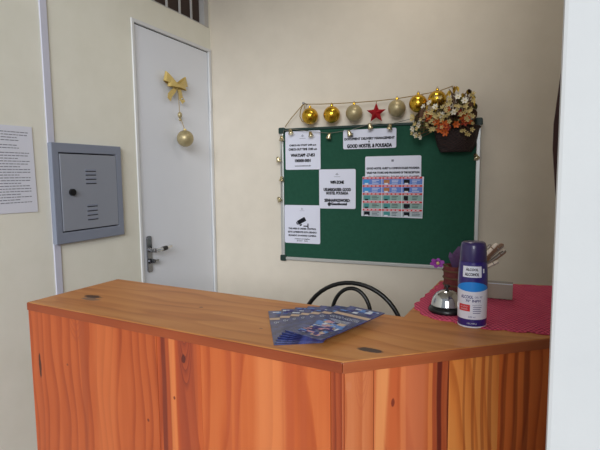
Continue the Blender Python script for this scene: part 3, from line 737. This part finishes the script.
# ------------------------------------------------------------------ hand gel bottle
t = thing('gel_bottle', (1.5535, -1.372, ZT + .0004), 'purple and white alcohol gel bottle standing on the counter beside the pink mat', 'bottle')
prof = [(0, 0), (.0275, 0), (.0295, .002), (.0300, .01), (.0305, .06), (.0308, .10), (.0306, .122), (.0296, .145), (.0284, .156)]
capp = [(0, .156), (.0278, .156), (.0280, .157), (.0272, .178), (.0262, .192), (.0246, .1985), (.0215, .2012), (0, .2018)]
def rad_at(z):
    for (r0, z0), (r1, z1) in zip(prof[1:], prof[2:]):
        if z0 <= z <= z1 and z1 > z0: return r0 + (r1 - r0) * (z - z0) / (z1 - z0)
    return .0284
bm = bmesh.new(); lathe(bm, prof + [(0, .156)], 48); link('body', bm, M['purple'], t, smooth=True)
bm = bmesh.new(); lathe(bm, [(0, -.0002), (.0285, -.0002), (.0301, .001), (.0304, .0042), (0, .0042)], 48); link('base_rim', bm, M['label'], t, smooth=True)
bm = bmesh.new(); lathe(bm, capp, 48); link('cap', bm, M['purplecap'], t, smooth=True)
bm = bmesh.new(); lathe(bm, [(0, .1535), (.0288, .1535), (.0289, .1560), (.0, .1560)], 48); link('cap_seam', bm, M['purple'], t, smooth=True)
def wrapfn(off): 
    return lambda s, z: (math.sin(s / .0305) * (rad_at(z) + off), -math.cos(s / .0305) * (rad_at(z) + off), z)
def shell(bm, s0, s1, zlo, zhi, fn, mi=0, n=28, m=6):
    g = [[bm.verts.new(fn(s0 + (s1 - s0) * i / n, zlo(i / n) + (zhi(i / n) - zlo(i / n)) * j / m)) for j in range(m + 1)] for i in range(n + 1)]
    for i in range(n):
        for j in range(m): bm.faces.new((g[i][j], g[i + 1][j], g[i + 1][j + 1], g[i][j + 1])).material_index = mi
S0 = .0305 * PI * .97
bm = bmesh.new(); shell(bm, -S0, S0, lambda u: .021, lambda u: .092, wrapfn(.0003), n=56); lb = link('label_wrap', bm, M['label'], t, smooth=True)
bm = bmesh.new(); shell(bm, -.040, .040, lambda u: .092 - .005 * math.sin(PI * u), lambda u: .094 + .016 * math.sin(PI * u) ** .7, wrapfn(.0005)); link('blue_swoosh', bm, M['blue'], t, smooth=True)
bm = bmesh.new(); fn = wrapfn(.0008)
letter(bm, 'ALCOOL', -.011, .0745, .026, .0075, fn, 0, .0002); letter(bm, 'GEL 70°', .0135, .0745, .017, .0045, fn, 0); letter(bm, '70° INPM', .002, .0655, .030, .0058, fn, 0, .0002)
letter(bm, 'Higienizador', .011, .055, .020, .0032, fn, 0)
for k in range(4): shell(bm, .002, .020 - .002 * (k % 2), lambda u, k=k: .0495 - .0045 * k, lambda u, k=k: .0508 - .0045 * k, fn, 0, 6, 1)
letter(bm, '500 ml', .0, .027, .014, .004, fn, 0)
link('lettering', bm, M['purpleink'], t)
bm = bmesh.new(); shell(bm, -.030, -.004, lambda u: .040, lambda u: .056, wrapfn(.0006), 0, 10, 2); link('red_patch', bm, M['redprint'], t, smooth=True)
bm = bmesh.new(); fn = wrapfn(.0009)
letter(bm, 'ANTI-SEPTICO', -.017, .051, .018, .003, fn); letter(bm, 'HIDRATANTE', -.017, .045, .016, .003, fn); link('white_lettering', bm, M['white'], t); bm = bmesh.new(); letter(bm, 'GEL 430 g', .0, .011, .020, .0042, fn); link('base_lettering', bm, M['white'], t)
bm = bmesh.new(); shell(bm, -.0215, .0185, lambda u: .121, lambda u: .147, wrapfn(.0006), 0, 14, 4); link('sticker', bm, M['paper'], t, smooth=True)
bm = bmesh.new(); fn = wrapfn(.0010); letter(bm, 'ÁLCOOL', -.0015, .140, .025, .007, fn, 0, .0003); letter(bm, 'ALCOHOL', -.0015, .128, .029, .007, fn, 0, .0003); link('sticker_lettering', bm, M['ink'], t)
bm = bmesh.new(); shell(bm, .022, .026, lambda u: .131, lambda u: .141, wrapfn(.0006), 0, 3, 2); link('mark', bm, M['white'], t)
t.rotation_euler = (0, 0, .05); t.scale = (1.05, 1.05, .96)

# ------------------------------------------------------------------ pen cup, pens, flower, card stand behind the bottle
CX, CY = 1.497, -1.115
t = thing('pen_cup', (CX, CY, ZM), 'red brown woven pen cup half hidden behind the purple bottle', 'pen cup')
bm = bmesh.new(); lathe(bm, [(0, 0), (.033, 0), (.035, .004), (.0385, .085), (.036, .0855), (.0335, .01), (0, .008)], 32)
link('cup', bm, M['pot'], t, smooth=True)
bm = bmesh.new()
for z in (.012, .032, .052, .072):
    tube(bm, [((.0355 + z * .04) * math.cos(2 * PI * k / 32), (.0355 + z * .04) * math.sin(2 * PI * k / 32), z) for k in range(33)], .0028, 6)
link('weave_band', bm, M['leafbrown'], t, smooth=True)
def pen(e, b, r, mat, label, tipm='pens'):
    t = thing('pen', b, label, 'pen', 'pens in the woven cup'); b, e = V(b), V(e); d = e - b
    bm = bmesh.new(); tube(bm, [V((0, 0, 0)), d * .06, d * .1, d * .93, d * .98, d], [r * .2, r * .6, r, r, r * .9, r * .5], 10); link('barrel', bm, M[mat], t, smooth=True)
    bm = bmesh.new(); s_ = V((r * .9, -r * 1.0, 0)); tube(bm, [d * .97 + s_ * .5, d * .96 + s_, d * .72 + s_ * .95], r * .3, 6); link('clip', bm, M[tipm], t, smooth=True)
    bm = bmesh.new(); tube(bm, [d * .90, d * .915], r * 1.15, 10); link('ring', bm, M[tipm], t, smooth=True)
zb = ZM + .012
pen((1.614, CY + .005, 1.196), (CX - .012, CY + .006, zb), .007, 'penb', 'dark wooden pen leaning right in the cup, reaching highest')
pen((1.600, CY - .012, 1.198), (CX - .016, CY - .010, zb), .0064, 'penw', 'ivory pen just left of the highest pen in the cup', 'penb')
pen((1.621, CY + .02, 1.176), (CX - .010, CY + .018, zb), .006, 'pens', 'silver pen leaning farthest right in the cup', 'penb')
pen((1.604, CY - .006, 1.150), (CX - .021, CY - .0015, zb + .012), .0056, 'penw', 'ivory pen leaning lowest out of the cup toward the card stand', 'pens')
pen((1.583, CY + .014, 1.192), (CX - .018, CY + .012, zb), .005, 'pens', 'silver pen standing steepest in the cup behind the bottle cap')

t = thing('fabric_flower', (CX - .008, CY - .0, ZM + .088), 'purple fabric flower poking out of the left side of the pen cup', 'artificial flower')
bm = bmesh.new(); O2 = V((-.045, -.012, .004))
for k in range(6):
    a = 2 * PI * k / 6 + .3; e = V((math.cos(a) * .020, -.006, math.sin(a) * .014))
    ribbon(bm, [O2, O2 + e * .5 + V((0, -.004, 0)), O2 + e], (-math.sin(a), .25, math.cos(a)), [.006, .014, .007], .0015)
link('petals', bm, M['violet'], t)
bm = bmesh.new(); ball(bm, O2 + V((.002, -.008, 0)), .005, 10); link('flower_centre', bm, M['lcream'], t, smooth=True)
bm = bmesh.new(); tube(bm, [V((0, 0, -.05)), V((-.012, -.003, -.01)), V((-.03, -.008, .002)), O2], .0022, 6); link('stem', bm, M['leaf'], t, smooth=True)
bm = bmesh.new()
for k, (ex, ez) in enumerate(((.012, .052), (.028, .064), (-.012, .034), (.034, .045))):
    ribbon(bm, [V((0, 0, -.012)), V((ex * .45, -.008, ez * .55)), V((ex, -.004, ez))], (1, .2, -.3), [.010, .022, .004], .0015)
link('leaf', bm, M['plum'], t)

t = thing('card_stand', (1.603, -1.096, ZM), 'smoky clear plastic card stand on the pink mat right of the bottle', 'card stand')
bm = bmesh.new()
ribbon(bm, [(-.0, .018, .0405), (0, .0, .0015), (0, -.022, .0015)], (1, 0, 0), .078, .003); ribbon(bm, [(0, -.022, .0015), (0, -.018, .040)], (1, 0, 0), .078, .003)
link('stand_body', bm, M['cardplastic'], t)
bm = bmesh.new(); tube(bm, [(-.039, -.018, .0405), (.039, -.018, .0405)], .0016, 6); link('rim', bm, M['white'], t)
t.rotation_euler = (0, 0, -.04)

# ------------------------------------------------------------------ bent tube chair behind the counter
t = thing('metal_chair', (1.02, -.55, 0), 'black bent tube chair with an arched back standing behind the counter', 'chair')
def arch(a, b, zc, zb, n=24, y=lambda z: 0.):
    P = [(-a, y(zb), zb)] + [(-a * math.cos(PI * k / n), y(zc + b * math.sin(PI * k / n)), zc + b * math.sin(PI * k / n)) for k in range(n + 1)] + [(a, y(zb), zb)]
    return P
yl = lambda z: .0 + (z - .93) * .10
bm = bmesh.new(); tube(bm, arch(.228, .228, .70, .455, y=yl), .0095, 10); link('back_frame', bm, M['chairblack'], t, smooth=True)
bm = bmesh.new(); tube(bm, [(x * 1., y_, z) for x, y_, z in arch(.086, .120, .785, .455, y=yl)], .0085, 10); link('back_hoop', bm, M['chairblack'], t, smooth=True)
bm = bmesh.new(); lathe(bm, [(0, .44), (.20, .44), (.215, .446), (.218, .456), (.21, .466), (.19, .472), (0, .474)], 40, cy=-.235, sx=1.05); link('seat', bm, M['chairblack'], t, smooth=True)
bm = bmesh.new(); tube(bm, [(.215 * 1.05 * math.cos(2 * PI * k / 40), -.235 + .215 * math.sin(2 * PI * k / 40), .432) for k in range(41)], .009, 8); link('seat_ring', bm, M['chairblack'], t, smooth=True)
for x, y0, y1 in ((-1, yl(.455), .03), (1, yl(.455), .03), (-1, -.38, -.42), (1, -.38, -.42)):
    r = .228 if y0 > -.2 else .165
    bm = bmesh.new(); tube(bm, [(x * r, y0, .46), (x * (r + .003), y0 * .4 + y1 * .6, .2), (x * (r + .012), y1, 0.004)], .0095, 10); lg = link('leg', bm, M['chairblack'], t, smooth=True)
    bm = bmesh.new(); lathe(bm, [(0, 0), (.012, 0), (.012, .02), (0, .021)], 12, cx=x * (r + .012), cy=y1); link('foot_cap', bm, M['black'], lg)

# ------------------------------------------------------------------ light, sky, camera
w = bpy.data.worlds.new('sky'); S.world = w; w.use_nodes = True; nt = w.node_tree
bg = nt.nodes['Background']; bg.inputs[0].default_value = (.86, .93, 1., 1); bg.inputs[1].default_value = .36
def area(name, loc, target, sx, sy, power, col):
    l = bpy.data.lights.new(name, 'AREA'); l.shape = 'RECTANGLE'; l.size = sx; l.size_y = sy; l.energy = power; l.color = col
    o = bpy.data.objects.new(name, l); COL.objects.link(o); o.location = loc
    o.rotation_euler = (V(target) - V(loc)).to_track_quat('-Z', 'Y').to_euler(); return o
area('ceiling_lamp', (1.22, -.50, 2.66), (1.22, -.5, 0), .22, .22, 3, (1, .93, .84))
area('daylight_opening', (4.1, -10.6, 4.15), (.7, -1.0, 1.1), 6.0, 3.2, 900, (.94, .97, 1.))

cam = bpy.data.cameras.new('camera'); co = bpy.data.objects.new('camera', cam); COL.objects.link(co); S.camera = co
f_, pi_, ya_, ro_ = 497.56, -.1003, -.3959, -.0106
F = V((math.sin(ya_) * math.cos(pi_), math.cos(ya_) * math.cos(pi_), math.sin(pi_))); R = V((math.cos(ya_), -math.sin(ya_), 0)); U = R.cross(F)
R2 = R * math.cos(ro_) + U * math.sin(ro_); U2 = -R * math.sin(ro_) + U * math.cos(ro_)
mx = Matrix.Identity(4)
for i in range(3): mx[i][0], mx[i][1], mx[i][2] = R2[i], U2[i], -F[i]
mx.translation = V((1.6219, -2.5577, 1.3881)); co.matrix_world = mx
cam.sensor_width = 36; cam.lens = f_ / 600 * 36; cam.clip_start = .02; cam.clip_end = 100
vs = S.view_settings; vs.view_transform = 'Standard'; vs.look = 'None'; vs.gamma = 1; vs.use_curve_mapping = False; vs.exposure = 0.
